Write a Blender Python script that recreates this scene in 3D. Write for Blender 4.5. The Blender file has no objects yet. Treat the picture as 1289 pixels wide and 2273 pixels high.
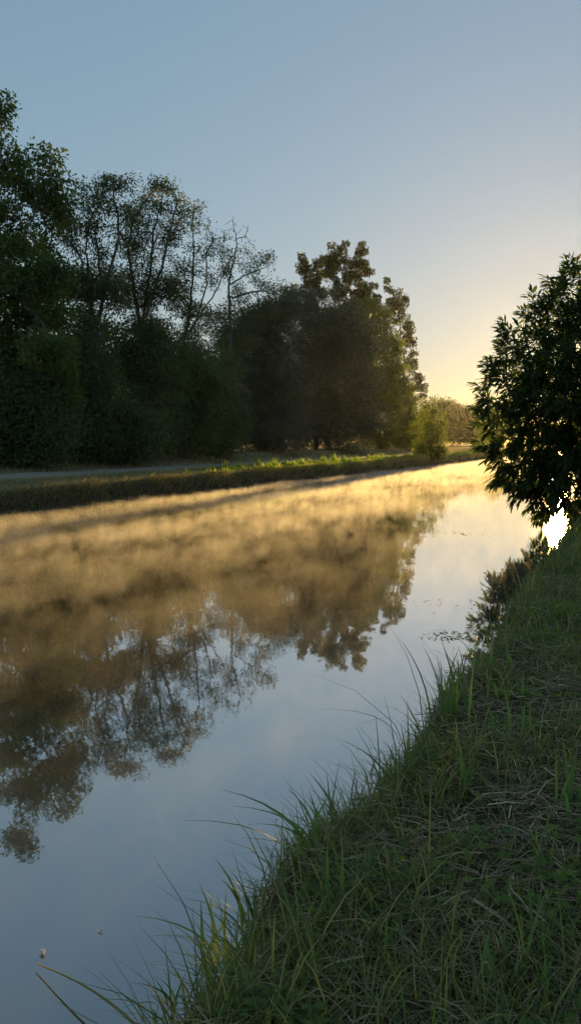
import bpy, math, numpy as np
from mathutils import Vector
rng = np.random.default_rng(7)
S = bpy.context.scene
COL = S.collection
# ------------------------------------------------------------------ camera
F, CX, CY, HC = 1770.0, 644.5, 1136.5, 2.05          # photo focal length and centre in pixels, eye height above water
PIT = math.atan((CY - 983.0) / F)
cam = bpy.data.cameras.new('camera'); camo = bpy.data.objects.new('camera', cam); COL.objects.link(camo)
cam.sensor_fit = 'VERTICAL'; cam.sensor_height = 36.0; cam.lens = 36.0 * F / 2273.0
cam.clip_start = 0.05; cam.clip_end = 4000
camo.location = (0, 0, HC); camo.rotation_euler = (math.pi / 2 - PIT, 0, 0)
S.camera = camo
# ------------------------------------------------------------------ sky, sun, exposure
SUN_EL, SUN_AZ = math.radians(5.7), math.radians(18.6)   # azimuth clockwise from +Y
w = bpy.data.worlds.new('World'); S.world = w; w.use_nodes = True
nt = w.node_tree; nt.nodes.clear()
sky = nt.nodes.new('ShaderNodeTexSky'); sky.sky_type = 'NISHITA'; sky.sun_disc = False
sky.sun_elevation = SUN_EL; sky.sun_rotation = SUN_AZ; sky.air_density = 1.1; sky.dust_density = 0.3; sky.ozone_density = 2.8
gam = nt.nodes.new('ShaderNodeGamma'); gam.inputs['Gamma'].default_value = 0.35
bg = nt.nodes.new('ShaderNodeBackground'); bg.inputs['Strength'].default_value = 0.15
out = nt.nodes.new('ShaderNodeOutputWorld')
nt.links.new(sky.outputs[0], gam.inputs['Color']); hs = nt.nodes.new('ShaderNodeHueSaturation'); hs.inputs['Saturation'].default_value = 1.55
nt.links.new(gam.outputs[0], hs.inputs['Color']); nt.links.new(hs.outputs[0], bg.inputs['Color']); nt.links.new(bg.outputs[0], out.inputs['Surface'])
sl = bpy.data.lights.new('sun', 'SUN'); sl.energy = 4.4; sl.angle = math.radians(0.53); sl.color = (1.0, 0.60, 0.17)
so = bpy.data.objects.new('sun', sl); COL.objects.link(so)
sd = Vector((math.sin(SUN_AZ) * math.cos(SUN_EL), math.cos(SUN_AZ) * math.cos(SUN_EL), math.sin(SUN_EL)))
so.rotation_euler = sd.to_track_quat('Z', 'Y').to_euler(); so.location = (60, 180, 40)
S.view_settings.view_transform = 'Standard'; S.view_settings.look = 'None'
S.view_settings.exposure = 1.18; S.view_settings.gamma = 1.0
cy = S.cycles
cy.max_bounces = 8; cy.diffuse_bounces = 3; cy.glossy_bounces = 3; cy.transmission_bounces = 3; cy.volume_bounces = 0
cy.transparent_max_bounces = 8; cy.caustics_reflective = False; cy.caustics_refractive = False
cy.sample_clamp_indirect = 4.0; cy.use_denoising = True
cy.volume_step_rate = 1.0; cy.volume_max_steps = 256

# ------------------------------------------------------------------ frame of the canal: s across (left bank +), t along
TH = math.radians(23.03); SN, CS = math.sin(TH), math.cos(TH)
def st2xy(s, t): return t * SN - s * CS, t * CS + s * SN
def xy2st(x, y): return -x * CS + y * SN, x * SN + y * CS
def ray(px, py):
    dx, dz = (px - CX) / F, (CY - py) / F
    c, s_ = math.cos(-PIT), math.sin(-PIT)
    return np.array([dx, c - dz * s_, s_ + dz * c])
def onplane(px, py, z): d = ray(px, py); return np.array([0, 0, HC]) + d * ((z - HC) / d[2])
def atdepth(px, py, Y): d = ray(px, py); return np.array([0, 0, HC]) + d * (Y / d[1])
def depth_on(px, s):                                   # depth at which the column of a pixel crosses the line s
    k = ray(px, 983)[0] / ray(px, 983)[1]; return s / (SN - k * CS)
def smooth(a, b, x): q = np.clip((x - a) / (b - a), 0, 1); return q * q * (3 - 2 * q)
def wob(x, y):                                         # cheap smooth noise
    return (np.sin(x * 1.3 + 2.1 * np.sin(y * .7)) + np.sin(y * 1.7 + 1.3 * np.sin(x * .9 + 1)) + .5 * np.sin(3.1 * x + 2.3 * y)) / 2.5
def zg(s, t):
    s = np.asarray(s, float); t = np.asarray(t, float)
    e = .11 * wob(t * 2.3, t * .7) + .05 * np.sin(t * 7.1 + s * 3)          # ragged near edge
    near = .47 + .035 * wob(s * 3, t * 3) + .03 * np.clip(-s, 0, 12) - .80 * smooth(.88, 1.44, s + e - .13 * (1 - smooth(2.0, 4.5, t))) - .05 * smooth(.2, .8, s)
    ef = .16 * wob(t * .8, t * .31)
    far = -.35 + 1.0 * smooth(16.25, 16.95, s + ef) + .2 * smooth(16.9, 18.3, s) + .45 * smooth(22.2, 24.8, s) + .03 * wob(s * 1.1, t * .8) * smooth(17, 18, s)
    far = far - .25 * smooth(30, 60, s)
    return np.where(s < 9, near, far)

# ------------------------------------------------------------------ helpers: materials
def mat(name):
    m = bpy.data.materials.new(name); m.use_nodes = True; m.node_tree.nodes.clear(); return m, m.node_tree
def N(nt, typ, **kw):
    n = nt.nodes.new(typ)
    for k, v in kw.items():
        if k.startswith('i_'):
            key = k[2:]; n.inputs[int(key) if key.isdigit() else key.replace('_', ' ')].default_value = v
        else: setattr(n, k, v)
    return n
def ramp(nt, stops):
    r = nt.nodes.new('ShaderNodeValToRGB'); el = r.color_ramp.elements
    while len(el) < len(stops): el.new(.5)
    for e, (p, c) in zip(el, stops): e.position = p; e.color = (*c, 1)
    return r
def leaf_mat(name, stops, trans=0.45, rough=.5, spec=.3, tcol=(1.5, 1.6, .7)):
    m, t = mat(name)
    a = N(t, 'ShaderNodeAttribute', attribute_name='v')
    r = ramp(t, stops); t.links.new(a.outputs['Fac'], r.inputs[0])
    p = N(t, 'ShaderNodeBsdfPrincipled', i_Roughness=rough); p.inputs['Specular IOR Level'].default_value = spec
    t.links.new(r.outputs[0], p.inputs['Base Color'])
    mul = N(t, 'ShaderNodeMixRGB', blend_type='MULTIPLY'); mul.inputs[0].default_value = 1; mul.inputs[2].default_value = (*tcol, 1)
    t.links.new(r.outputs[0], mul.inputs[1])
    tr = N(t, 'ShaderNodeBsdfTranslucent'); t.links.new(mul.outputs[0], tr.inputs[0])
    mx = N(t, 'ShaderNodeMixShader'); mx.inputs[0].default_value = trans
    t.links.new(p.outputs[0], mx.inputs[1]); t.links.new(tr.outputs[0], mx.inputs[2])
    o = N(t, 'ShaderNodeOutputMaterial'); t.links.new(mx.outputs[0], o.inputs[0]); return m
def plain_mat(name, c1, c2, scale=6.0, rough=.85, bump=.3):
    m, t = mat(name)
    tc = N(t, 'ShaderNodeTexCoord'); n = N(t, 'ShaderNodeTexNoise', i_Scale=scale, i_Detail=6.0)
    t.links.new(tc.outputs['Object'], n.inputs['Vector'])
    r = ramp(t, [(.3, c1), (.7, c2)]); t.links.new(n.outputs[0], r.inputs[0])
    p = N(t, 'ShaderNodeBsdfPrincipled', i_Roughness=rough); t.links.new(r.outputs[0], p.inputs['Base Color'])
    b = N(t, 'ShaderNodeBump', i_Strength=bump, i_Distance=.02); t.links.new(n.outputs[0], b.inputs['Height']); t.links.new(b.outputs[0], p.inputs['Normal'])
    o = N(t, 'ShaderNodeOutputMaterial'); t.links.new(p.outputs[0], o.inputs[0]); return m

M = {}
M['bark'] = plain_mat('bark', (.055, .047, .038), (.13, .115, .095), 9)
M['palebark'] = plain_mat('pale_bark', (.10, .09, .075), (.2, .185, .16), 9)
M['broad'] = leaf_mat('broad_leaf', [(0, (0.047, 0.079, 0.036)), (.6, (0.093, 0.143, 0.047)), (.9, (0.152, 0.182, 0.049)), (1, (0.270, 0.224, 0.060))])
M['ash'] = leaf_mat('ash_leaf', [(0, (0.047, 0.069, 0.038)), (.7, (0.097, 0.126, 0.059)), (1, (0.176, 0.158, 0.069))])
M['willow'] = leaf_mat('willow_leaf', [(0, (0.038, 0.067, 0.052)), (.7, (0.067, 0.113, 0.086)), (1, (0.090, 0.140, 0.092))], .12)
M['poplar'] = leaf_mat('poplar_leaf', [(0, (0.040, 0.061, 0.029)), (.7, (0.075, 0.102, 0.038)), (1, (0.162, 0.140, 0.044))], .3)
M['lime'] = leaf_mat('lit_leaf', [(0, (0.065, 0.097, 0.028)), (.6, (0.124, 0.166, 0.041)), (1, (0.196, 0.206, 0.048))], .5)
M['shrub'] = leaf_mat('shrub_leaf', [(0, (0.048, 0.079, 0.042)), (.7, (0.097, 0.145, 0.061)), (1, (0.154, 0.182, 0.076))], .4)
M['laurel'] = leaf_mat('lance_leaf', [(0, (0.025, 0.046, 0.018)), (.7, (0.048, 0.078, 0.023)), (1, (0.092, 0.103, 0.029))], .5, .42, .4)
M['grass'] = leaf_mat('grass', [(0, (0.103, 0.132, 0.051)), (.55, (0.210, 0.245, 0.085)), (.85, (0.351, 0.308, 0.114)), (1, (0.664, 0.424, 0.255))], .4)
M['blade'] = leaf_mat('tall_blade', [(0, (0.105, 0.168, 0.071)), (.6, (0.184, 0.285, 0.081)), (1, (0.385, 0.420, 0.095))], .4, .42, .4)
M['straw'] = leaf_mat('straw', [(0, (0.187, 0.140, 0.085)), (.6, (0.374, 0.290, 0.178)), (1, (0.673, 0.543, 0.356))], .2, .6)
M['drygrass'] = leaf_mat('dry_grass', [(0, (0.147, 0.156, 0.099)), (.5, (0.312, 0.260, 0.169)), (1, (0.564, 0.437, 0.324))], .35, .6)
M['weed'] = leaf_mat('weed_leaf', [(0, (0.117, 0.193, 0.044)), (.6, (0.200, 0.279, 0.064)), (1, (0.330, 0.367, 0.085))], .6)
M['white'] = plain_mat('white_fluff', (.75, .75, .72), (.85, .85, .82), 30)
M['yellow'] = leaf_mat('yellow_leaf', [(0, (.35, .24, .04)), (1, (.5, .38, .06))], .3)

# ------------------------------------------------------------------ helpers: meshes
def mesh(name, V, Fc, material, attr=None, smooth_=False):
    V = np.asarray(V, np.float32); Fc = np.asarray(Fc, np.int32); k = Fc.shape[1]
    me = bpy.data.meshes.new(name)
    me.vertices.add(len(V)); me.vertices.foreach_set('co', V.ravel())
    me.loops.add(Fc.size); me.loops.foreach_set('vertex_index', Fc.ravel())
    me.polygons.add(len(Fc)); me.polygons.foreach_set('loop_start', np.arange(0, Fc.size, k, dtype=np.int32))
    if smooth_: me.polygons.foreach_set('use_smooth', np.ones(len(Fc), bool))
    me.update(calc_edges=True)
    if attr is not None:
        a = me.attributes.new('v', 'FLOAT', 'POINT'); a.data.foreach_set('value', np.asarray(attr, np.float32))
    if material: me.materials.append(material)
    return me
def link(name, me, parent=None):
    o = bpy.data.objects.new(name, me); COL.objects.link(o)
    if parent: o.parent = parent
    return o
def tag(o, label=None, cat=None, group=None, kind=None):
    if label: o['label'] = label
    if cat: o['category'] = cat
    if group: o['group'] = group
    if kind: o['kind'] = kind
    return o
def thing(name, loc, label, cat, group=None):
    o = link(name, None); o.location = tuple(float(c) for c in loc); return tag(o, label, cat, group)
def unit(v): return v / np.maximum(np.linalg.norm(v, axis=-1, keepdims=True), 1e-9)
def rand_dir(n): return unit(rng.normal(size=(n, 3)))

def leaves_geo(pos, d, L, W, v, bend=.12):
    """rhombic leaves, one bent quad each"""
    n = len(pos); side = unit(np.cross(d, rand_dir(n))); nor = np.cross(side, d)
    L = np.broadcast_to(np.asarray(L, float), (n,))[:, None]; W = np.broadcast_to(np.asarray(W, float), (n,))[:, None]
    a = pos; mid = pos + d * L * .45 + nor * L * bend
    V = np.stack([a, mid + side * W * .5, pos + d * L, mid - side * W * .5], 1).reshape(-1, 3)
    Fc = np.arange(4 * n).reshape(n, 4); return V, Fc, np.repeat(v, 4)

def tubes(segs, sides=5):
    """segs: list of (p0, p1, r0, r1) -> one mesh"""
    P0 = np.array([s[0] for s in segs], float); P1 = np.array([s[1] for s in segs], float)
    R0 = np.array([s[2] for s in segs], float); R1 = np.array([s[3] for s in segs], float)
    d = unit(P1 - P0); ref = np.where(np.abs(d[:, 2:3]) > .9, np.array([[1., 0, 0]]), np.array([[0, 0, 1.]]))
    u = unit(np.cross(d, ref)); v = np.cross(d, u); n = len(segs)
    an = np.arange(sides) * 2 * math.pi / sides
    ring = u[:, None] * np.cos(an)[None, :, None] + v[:, None] * np.sin(an)[None, :, None]
    A = P0[:, None] - d[:, None] * R0[:, None, None] * .3 + ring * R0[:, None, None]; B = P1[:, None] + ring * R1[:, None, None]
    V = np.concatenate([A, B], 1).reshape(-1, 3)
    i = np.arange(sides); j = (i + 1) % sides
    q = np.stack([i, j, j + sides, i + sides], 1)
    Fc = (q[None] + (np.arange(n) * 2 * sides)[:, None, None]).reshape(-1, 4)
    return V, Fc

def in_ell(envs, n):
    """envs rows: cx cy cz rx ry rz weight -> points, env index"""
    E = np.array(envs, float); vol = E[:, 3] * E[:, 4] * E[:, 5] * E[:, 6]
    idx = rng.choice(len(E), n, p=vol / vol.sum())
    p = rand_dir(n) * (rng.random((n, 1)) ** (1 / 2.6))
    return E[idx, :3] + p * E[idx, 3:6], idx

def grow(base, top, envs, n_attr, seg, kill, infl=99, trop=.12, iters=160, limbs=()):
    """space colonisation from the trunk (base -> top) into the crown ellipsoids"""
    A, ae = in_ell(envs, n_attr)
    base = np.asarray(base, float); top = np.asarray(top, float)
    k = max(2, int(np.linalg.norm(top - base) / seg)); nodes = [base]; par = [-1]
    for i in range(1, k + 1):
        q = base + (top - base) * i / k + rng.normal(size=3) * seg * .10 * (i < k); nodes.append(q); par.append(i - 1)
    for lm_ in limbs:                                    # main limbs, each a polyline leaving the nearest node so far
        q0 = np.array(nodes); p_ = int(np.linalg.norm(q0 - lm_[0], axis=1).argmin())
        for w_ in lm_:
            a_ = nodes[p_]; kk = max(1, int(round(np.linalg.norm(w_ - a_) / seg)))
            for i in range(1, kk + 1): nodes.append(a_ + (w_ - a_) * i / kk + rng.normal(size=3) * seg * .08); par.append(p_); p_ = len(nodes) - 1
    P = np.array(nodes); par = list(par)
    D = np.linalg.norm(A[:, None] - P[None], axis=2); near = D.argmin(1); dist = D.min(1); alive = np.ones(len(A), bool)
    for it in range(iters):
        m = alive & (dist < infl)
        if not m.any(): break
        acc = np.zeros_like(P); np.add.at(acc, near[m], unit(A[m] - P[near[m]]))
        src = np.unique(near[m]); dr = unit(acc[src]); dr = unit(dr + rng.normal(size=dr.shape) * .16 + np.array([0, 0, trop]))
        new = P[src] + dr * seg
        ok = np.array([((P - q_) ** 2).sum(1).min() > (.5 * seg) ** 2 for q_ in new]); new = new[ok]; src = src[ok]
        if not len(new): break
        o = len(P); P = np.vstack([P, new]); par += list(src)
        D = np.linalg.norm(A[:, None] - new[None], axis=2); dm = D.min(1); di = D.argmin(1) + o
        up = dm < dist; dist[up] = dm[up]; near[up] = di[up]
        alive &= dist > kill
        if len(P) > 5000: break
    par = np.array(par)
    return P, par, A, ae, near

def radii(P, par, tip, expo=2.4):
    r = np.zeros(len(P)); cnt = np.zeros(len(P), int)
    for i in range(len(P) - 1, 0, -1):
        if r[i] == 0: r[i] = tip ** expo
        r[par[i]] += r[i]; cnt[par[i]] += 1
    return r ** (1 / expo), cnt

def px_env(px, py, rx, ry, Y, rd=None, wgt=1.0):
    """crown lobe given by its outline in the photograph at a known depth"""
    c = atdepth(px, py, Y); k = Y / F
    return [*c, rx * k, (rd if rd else rx * k), ry * k, wgt]

def tree(name, label, cat, base_px, s_base, lobes, n_attr=900, seg=.45, kill=.6, leaf=(.16, .09), per=26, spread=.42, lm='broad', bark='bark', tip=.012,
         trunk_frac=.35, Y=None, bare=(), lean=0, droop=.3, group=None, zb=None, vshift=0, trop=.12, limbs=()):
    Y = Y or depth_on(base_px, s_base)
    gx = (base_px - CX) / F * Y
    s_, t_ = xy2st(gx, Y); z0 = float(zg(s_, t_)) - .05 if zb is None else zb
    base = np.array([gx, Y, z0])
    envs = [px_env(*l[:4], Y + (l[4] if len(l) > 4 else 0), l[5] if len(l) > 5 else None, l[6] if len(l) > 6 else 1.0) for l in lobes]
    zs = [e[2] + e[5] for e in envs]; cen = np.mean([e[:3] for e in envs], 0)
    top = base + np.array([(cen[0] - base[0]) * .35 if not limbs else 0, 0, (max(zs) - z0) * trunk_frac])
    P, par, A, ae, near = grow(base, top, envs, n_attr, seg, kill, trop=trop, limbs=[[atdepth(x_, y_, Y + dy_) for x_, y_ in l_] for dy_, l_ in limbs])
    r, cnt = radii(P, par, tip, 2.2); r[0] *= 1.35
    T = thing(name, base, label, cat, group)
    segs = [(P[par[i]] - base, P[i] - base, min(r[par[i]], r[i] * 1.5), r[i]) for i in range(1, len(P))]
    V, Fc = tubes(segs, 6)
    link('trunk', mesh('trunk', V, Fc, M[bark], smooth_=True), T)
    # which lobe is each node in
    E = np.array(envs); q = (((P[:, None] - E[None, :, :3]) / E[None, :, 3:6]) ** 2).sum(2); own = q.argmin(1)
    m = (r < tip * 2.6) & ~np.isin(own, list(bare))
    src = np.where(m)[0]; src = src[rng.random(len(src)) < .62]; wn = rng.poisson(3.6 * per * (.35 + 1.3 * rng.random(len(src)) ** 1.3)); src = np.repeat(src, wn); n = len(src)
    pos = P[src] + np.clip(rng.normal(size=(n, 3)), -1.5, 1.5) * spread * np.array([1, 1, .8]); out_ = unit(pos - P[src])
    d = unit(out_ * .6 + rand_dir(n) * .7 + np.array([0, 0, -droop]))
    L = leaf[0] * rng.uniform(.65, 1.3, n); W = leaf[1] * rng.uniform(.7, 1.25, n)
    cl = rng.random(len(P)); v = np.clip(.55 * cl[src] + .45 * rng.random(n) + vshift, 0, 1)
    V, Fc, v = leaves_geo(pos - base, d, L, W, v)
    link('crown', mesh('crown', V, Fc, M[lm], v), T)
    return T

def bushy(name, label, cat, base_px, s_base, lobes, n=9000, leaf=(.13, .06), lm='shrub', clump=.35, nclump=260, Y=None, group=None, shell=.55, droop=.2, vshift=0, stems=7, sink=.1, upright=0):
    """dense shrub or willow: leaf clumps through the outer part of the lobes, stems inside"""
    Y = Y or depth_on(base_px, s_base)
    gx = (base_px - CX) / F * Y; s_, t_ = xy2st(gx, Y); z0 = float(zg(s_, t_)) - .03
    base = np.array([gx, Y, z0]); T = thing(name, base, label, cat, group)
    envs = np.array([px_env(*l[:4], Y + (l[4] if len(l) > 4 else 0), l[5] if len(l) > 5 else None) for l in lobes])
    vol = (envs[:, 3] * envs[:, 4] * envs[:, 5]) ** (2 / 3); idx = rng.choice(len(envs), nclump, p=vol / vol.sum())
    rr = 1 - shell * rng.random((nclump, 1)) ** 1.7
    c = envs[idx, :3] + rand_dir(nclump) * rr * envs[idx, 3:6] * rng.uniform(.9, 1.08, (nclump, 1))
    cs, ct = xy2st(c[:, 0], c[:, 1]); c[:, 2] = np.maximum(c[:, 2], zg(cs, ct) + .12)
    n = int(n * 1.9); k = rng.integers(0, nclump, n); sz = clump * rng.uniform(.6, 1.35, nclump)
    pos = c[k] + rng.normal(size=(n, 3)) * sz[k][:, None] * np.array([1, 1, .75])
    ps, pt = xy2st(pos[:, 0], pos[:, 1]); pos[:, 2] = np.maximum(pos[:, 2], zg(ps, pt) + .05 * rng.random(n))
    d = unit(unit(pos - c[k]) * .5 + rand_dir(n) * .8 + np.array([0, 0, upright - droop]))
    tone = rng.random(nclump); v = np.clip(.5 * tone[k] + .5 * rng.random(n) + vshift, 0, 1)
    V, Fc, v = leaves_geo(pos - base, d, leaf[0] * rng.uniform(.6, 1.3, n), leaf[1] * rng.uniform(.7, 1.3, n), v)
    segs = []
    for i in range(stems):
        b0 = base + np.array([rng.normal() * .03, rng.normal() * .03, 0]); e = c[rng.integers(nclump)]
        e = base + (e - base) * .85; p = b0; ns = 6; r0 = .03 + .012 * np.linalg.norm(e - base)
        for j in range(1, ns + 1):
            u = j / ns; q_ = b0 + (e - b0) * np.array([u ** 1.5, u ** 1.5, u]) + rng.normal(size=3) * .06
            segs.append((p - base, q_ - base, r0 * (1.05 - (j - 1) / ns), r0 * (1.05 - u))); p = q_
    VT, FT = tubes(segs, 6); link('stems', mesh('stems', VT, FT, M['bark'], smooth_=True), T)
    link('foliage', mesh('foliage', V, Fc, M[lm], v), T)
    return T

def blade_geo(pos, h, wd, lean, az, v, nseg=3, twist=None):
    """curved tapering grass blades, nseg quads each"""
    n = len(pos); pos = np.asarray(pos, float)
    dx = np.stack([np.cos(az), np.sin(az), np.zeros(n)], 1); tw = az + math.pi / 2 + (rng.normal(size=n) * .6 if twist is None else twist)
    sx = np.stack([np.cos(tw), np.sin(tw), np.zeros(n)], 1)
    rows = []
    for j in range(nseg + 1):
        u = j / nseg; up = h * (u - lean * .42 * u ** 2.2); ou = h * lean * u ** 1.7
        c = pos + np.array([0, 0, 1.]) * up[:, None] + dx * ou[:, None]
        wv = wd * (1 - u ** 1.8) * .5 + wd * .03
        rows += [c - sx * wv[:, None], c + sx * wv[:, None]]
    V = np.stack(rows, 1).reshape(-1, 3); m = 2 * (nseg + 1)
    q = np.array([[2 * j, 2 * j + 1, 2 * j + 3, 2 * j + 2] for j in range(nseg)])
    Fc = (q[None] + (np.arange(n) * m)[:, None, None]).reshape(-1, 4)
    return V, Fc, np.repeat(v, m)

# ------------------------------------------------------------------ ground
def axis(parts): return np.unique(np.concatenate([np.linspace(a, b, n) for a, b, n in parts]))
sa = axis([(-520, -40, 25), (-40, -8, 17), (-8, -1, 36), (-1, 1.8, 45), (1.8, 15.8, 8), (15.8, 18.6, 26), (18.6, 26, 16), (26, 60, 25), (60, 520, 25)])
ta = axis([(-260, -20, 13), (-20, 0, 21), (0, 14, 100), (14, 40, 70), (40, 110, 80), (110, 200, 46), (200, 620, 22)])
SS, TT = np.meshgrid(sa, ta); X, Yv = st2xy(SS, TT); Z = zg(SS, TT)
ns_, nt_ = len(sa), len(ta)
idx = np.arange(ns_ * nt_).reshape(nt_, ns_)
Fc = np.stack([idx[:-1, :-1], idx[1:, :-1], idx[1:, 1:], idx[:-1, 1:]], -1).reshape(-1, 4)[:, ::-1]
m, t = mat('ground')
tc = N(t, 'ShaderNodeTexCoord'); n1 = N(t, 'ShaderNodeTexNoise', i_Scale=.55, i_Detail=8.0); n2 = N(t, 'ShaderNodeTexNoise', i_Scale=9.0, i_Detail=8.0)
t.links.new(tc.outputs['Object'], n1.inputs['Vector']); t.links.new(tc.outputs['Object'], n2.inputs['Vector'])
at = N(t, 'ShaderNodeAttribute', attribute_name='v')
soil = ramp(t, [(.3, (.028, .021, .014)), (.7, (.085, .063, .04))]); t.links.new(n2.outputs[0], soil.inputs[0])
turf = ramp(t, [(.3, (.08, .085, .035)), (.55, (.16, .14, .065)), (.75, (.24, .19, .095))]); t.links.new(n1.outputs[0], turf.inputs[0])
mead = ramp(t, [(.3, (.17, .11, .06)), (.7, (.29, .19, .11))]); t.links.new(n1.outputs[0], mead.inputs[0])
def mixc(a, b, lo, hi):
    mr = N(t, 'ShaderNodeMapRange'); mr.inputs['From Min'].default_value = lo; mr.inputs['From Max'].default_value = hi
    t.links.new(at.outputs['Fac'], mr.inputs[0]); mx = N(t, 'ShaderNodeMixRGB'); t.links.new(mr.outputs[0], mx.inputs[0])
    t.links.new(a, mx.inputs[1]); t.links.new(b, mx.inputs[2]); return mx.outputs[0]
c = mixc(soil.outputs[0], turf.outputs[0], 0, 1); c = mixc(c, mead.outputs[0], 1, 2)
p = N(t, 'ShaderNodeBsdfPrincipled', i_Roughness=.95); p.inputs['Specular IOR Level'].default_value = .1
t.links.new(c, p.inputs['Base Color'])
b = N(t, 'ShaderNodeBump', i_Strength=.6, i_Distance=.04); t.links.new(n2.outputs[0], b.inputs['Height']); t.links.new(b.outputs[0], p.inputs['Normal'])
o = N(t, 'ShaderNodeOutputMaterial'); t.links.new(p.outputs[0], o.inputs[0]); M['ground'] = m
zone = np.where(SS < 9, np.where(TT > 16, 1, 0.15), smooth(16.7, 17.5, SS) + smooth(70, 105, TT) * smooth(18.5, 21, SS))
tag(link('ground', mesh('ground', np.stack([X, Yv, Z], -1).reshape(-1, 3), Fc, m, zone.ravel(), True)), 'grassy ground of both canal banks and the brown meadow beyond', 'ground', kind='structure')

# towpath: gravel sheet with ragged edges
tp = axis([(-40, 10, 30), (10, 95, 240), (95, 200, 60)]); rows = []
for f_ in (0, .08, .5, .92, 1): 
    e = (.12 * wob(tp * 1.7, tp * .6) + .05 * np.sin(tp * 5.3)) * (1 if f_ in (0, 1) else 0)
    s_ = 18.75 + 3.1 * f_ + e; x, y = st2xy(s_, tp); rows.append(np.stack([x, y, zg(s_, tp) + .012 + .02 * (f_ not in (0, 1))], 1))
V = np.stack(rows, 1).reshape(-1, 3); k = 5; i = np.arange(len(tp) - 1)[:, None] * k + np.arange(k - 1)[None]
Fc = np.stack([i, i + 1, i + k + 1, i + k], -1).reshape(-1, 4)[:, ::-1]
M['gravel'] = plain_mat('gravel', (.19, .165, .13), (.33, .285, .225), 14, .95, .6)
tag(link('towpath', mesh('towpath', V, Fc, M['gravel'], smooth_=True)), 'grey gravel towpath along the far bank', 'path', kind='structure')

# ------------------------------------------------------------------ water
m, t = mat('water')
tc = N(t, 'ShaderNodeTexCoord')
mp = N(t, 'ShaderNodeMapping'); mp.inputs['Rotation'].default_value = (0, 0, TH); mp.inputs['Scale'].default_value = (1.6, .8, 1)
t.links.new(tc.outputs['Object'], mp.inputs[0])
n1 = N(t, 'ShaderNodeTexNoise', i_Scale=1.4, i_Detail=2.0); n2 = N(t, 'ShaderNodeTexNoise', i_Scale=9.0, i_Detail=3.0)
t.links.new(mp.outputs[0], n1.inputs['Vector']); t.links.new(mp.outputs[0], n2.inputs['Vector'])
ad = N(t, 'ShaderNodeMath', operation='MULTIPLY_ADD'); ad.inputs[1].default_value = .12; t.links.new(n2.outputs[0], ad.inputs[0]); t.links.new(n1.outputs[0], ad.inputs[2])
b = N(t, 'ShaderNodeBump', i_Strength=.5, i_Distance=.004); t.links.new(ad.outputs[0], b.inputs['Height'])
gl = N(t, 'ShaderNodeBsdfGlossy', i_Roughness=.008); df = N(t, 'ShaderNodeBsdfDiffuse'); df.inputs['Color'].default_value = (.05, .065, .06, 1)
t.links.new(b.outputs[0], gl.inputs['Normal'])
g2 = N(t, 'ShaderNodeBsdfGlossy', i_Roughness=.13); gm = N(t, 'ShaderNodeMixShader'); gm.inputs[0].default_value = .10
t.links.new(gl.outputs[0], gm.inputs[1]); t.links.new(g2.outputs[0], gm.inputs[2])
lw = N(t, 'ShaderNodeLayerWeight', i_Blend=.5); t.links.new(b.outputs[0], lw.inputs['Normal'])
pw_ = N(t, 'ShaderNodeMath', operation='POWER'); pw_.inputs[1].default_value = 1.5; t.links.new(lw.outputs['Facing'], pw_.inputs[0])
fr = N(t, 'ShaderNodeMath', operation='MULTIPLY_ADD'); fr.inputs[1].default_value = 1.2; fr.inputs[2].default_value = .13; fr.use_clamp = True; t.links.new(pw_.outputs[0], fr.inputs[0])
mx = N(t, 'ShaderNodeMixShader'); t.links.new(fr.outputs[0], mx.inputs[0]); t.links.new(df.outputs[0], mx.inputs[1]); t.links.new(gm.outputs[0], mx.inputs[2])
o = N(t, 'ShaderNodeOutputMaterial'); t.links.new(mx.outputs[0], o.inputs[0])
q = [st2xy(s_, t_) for s_, t_ in ((.6, -200), (.6, 600), (17.4, 600), (17.4, -200))]
tag(link('water', mesh('water', [(x, y, 0) for x, y in q][::-1], [[0, 1, 2, 3]], m)), 'calm canal water mirroring trees and sky', 'water', kind='structure')

# ------------------------------------------------------------------ far bank trees (outlines in photo pixels, depth from the bank line)
def L_(pts, r, ry=None, dj=1.0, w=1.0):                         # small lobes: outline points of leaf masses in the photo
    return [(x, y, r * rng.uniform(.8, 1.2), (ry or r) * rng.uniform(.8, 1.2), rng.uniform(-dj, dj), None, w) for x, y in pts]
tree('broadleaf_tree', 'tall broadleaf tree at the left edge with drooping leafy boughs', 'tree', -50, 25, Y=33, lobes=
    L_([(8, 225), (12, 262), (-25, 250), (-20, 300)], 17, 20, .8) + L_([(6, 335), (32, 355), (85, 338), (112, 350), (62, 362), (122, 375), (145, 398), (128, 415)], 20, 18, 1.2)
    + L_([(-30, 380), (25, 400), (70, 425), (108, 445), (140, 470), (15, 465), (60, 485), (105, 500), (-40, 460)], 30, 26, 1.8)
    + L_([(20, 560), (68, 545), (-30, 560), (35, 625), (90, 640), (125, 610), (-20, 650), (60, 700), (120, 700), (5, 730)], 40, 34, 2.2)
    + L_([(40, 790), (110, 770), (130, 850), (-20, 800), (60, 880), (-40, 900), (10, 950)], 55, 50, 2.5),
    n_attr=3400, seg=.32, kill=.33, leaf=(.17, .10), per=26, spread=.27, lm='broad', tip=.011, trunk_frac=.12,
    limbs=[(0, [(-40, 760), (-25, 560), (0, 400), (5, 290)]), (-.8, [(-10, 640), (40, 540), (75, 480), (95, 400)]), (.8, [(-20, 720), (60, 640), (110, 560), (125, 480)])])
ASH = dict(seg=.30, kill=.32, leaf=(.16, .066), spread=.22, lm='ash', trop=.25, trunk_frac=.1)
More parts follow.
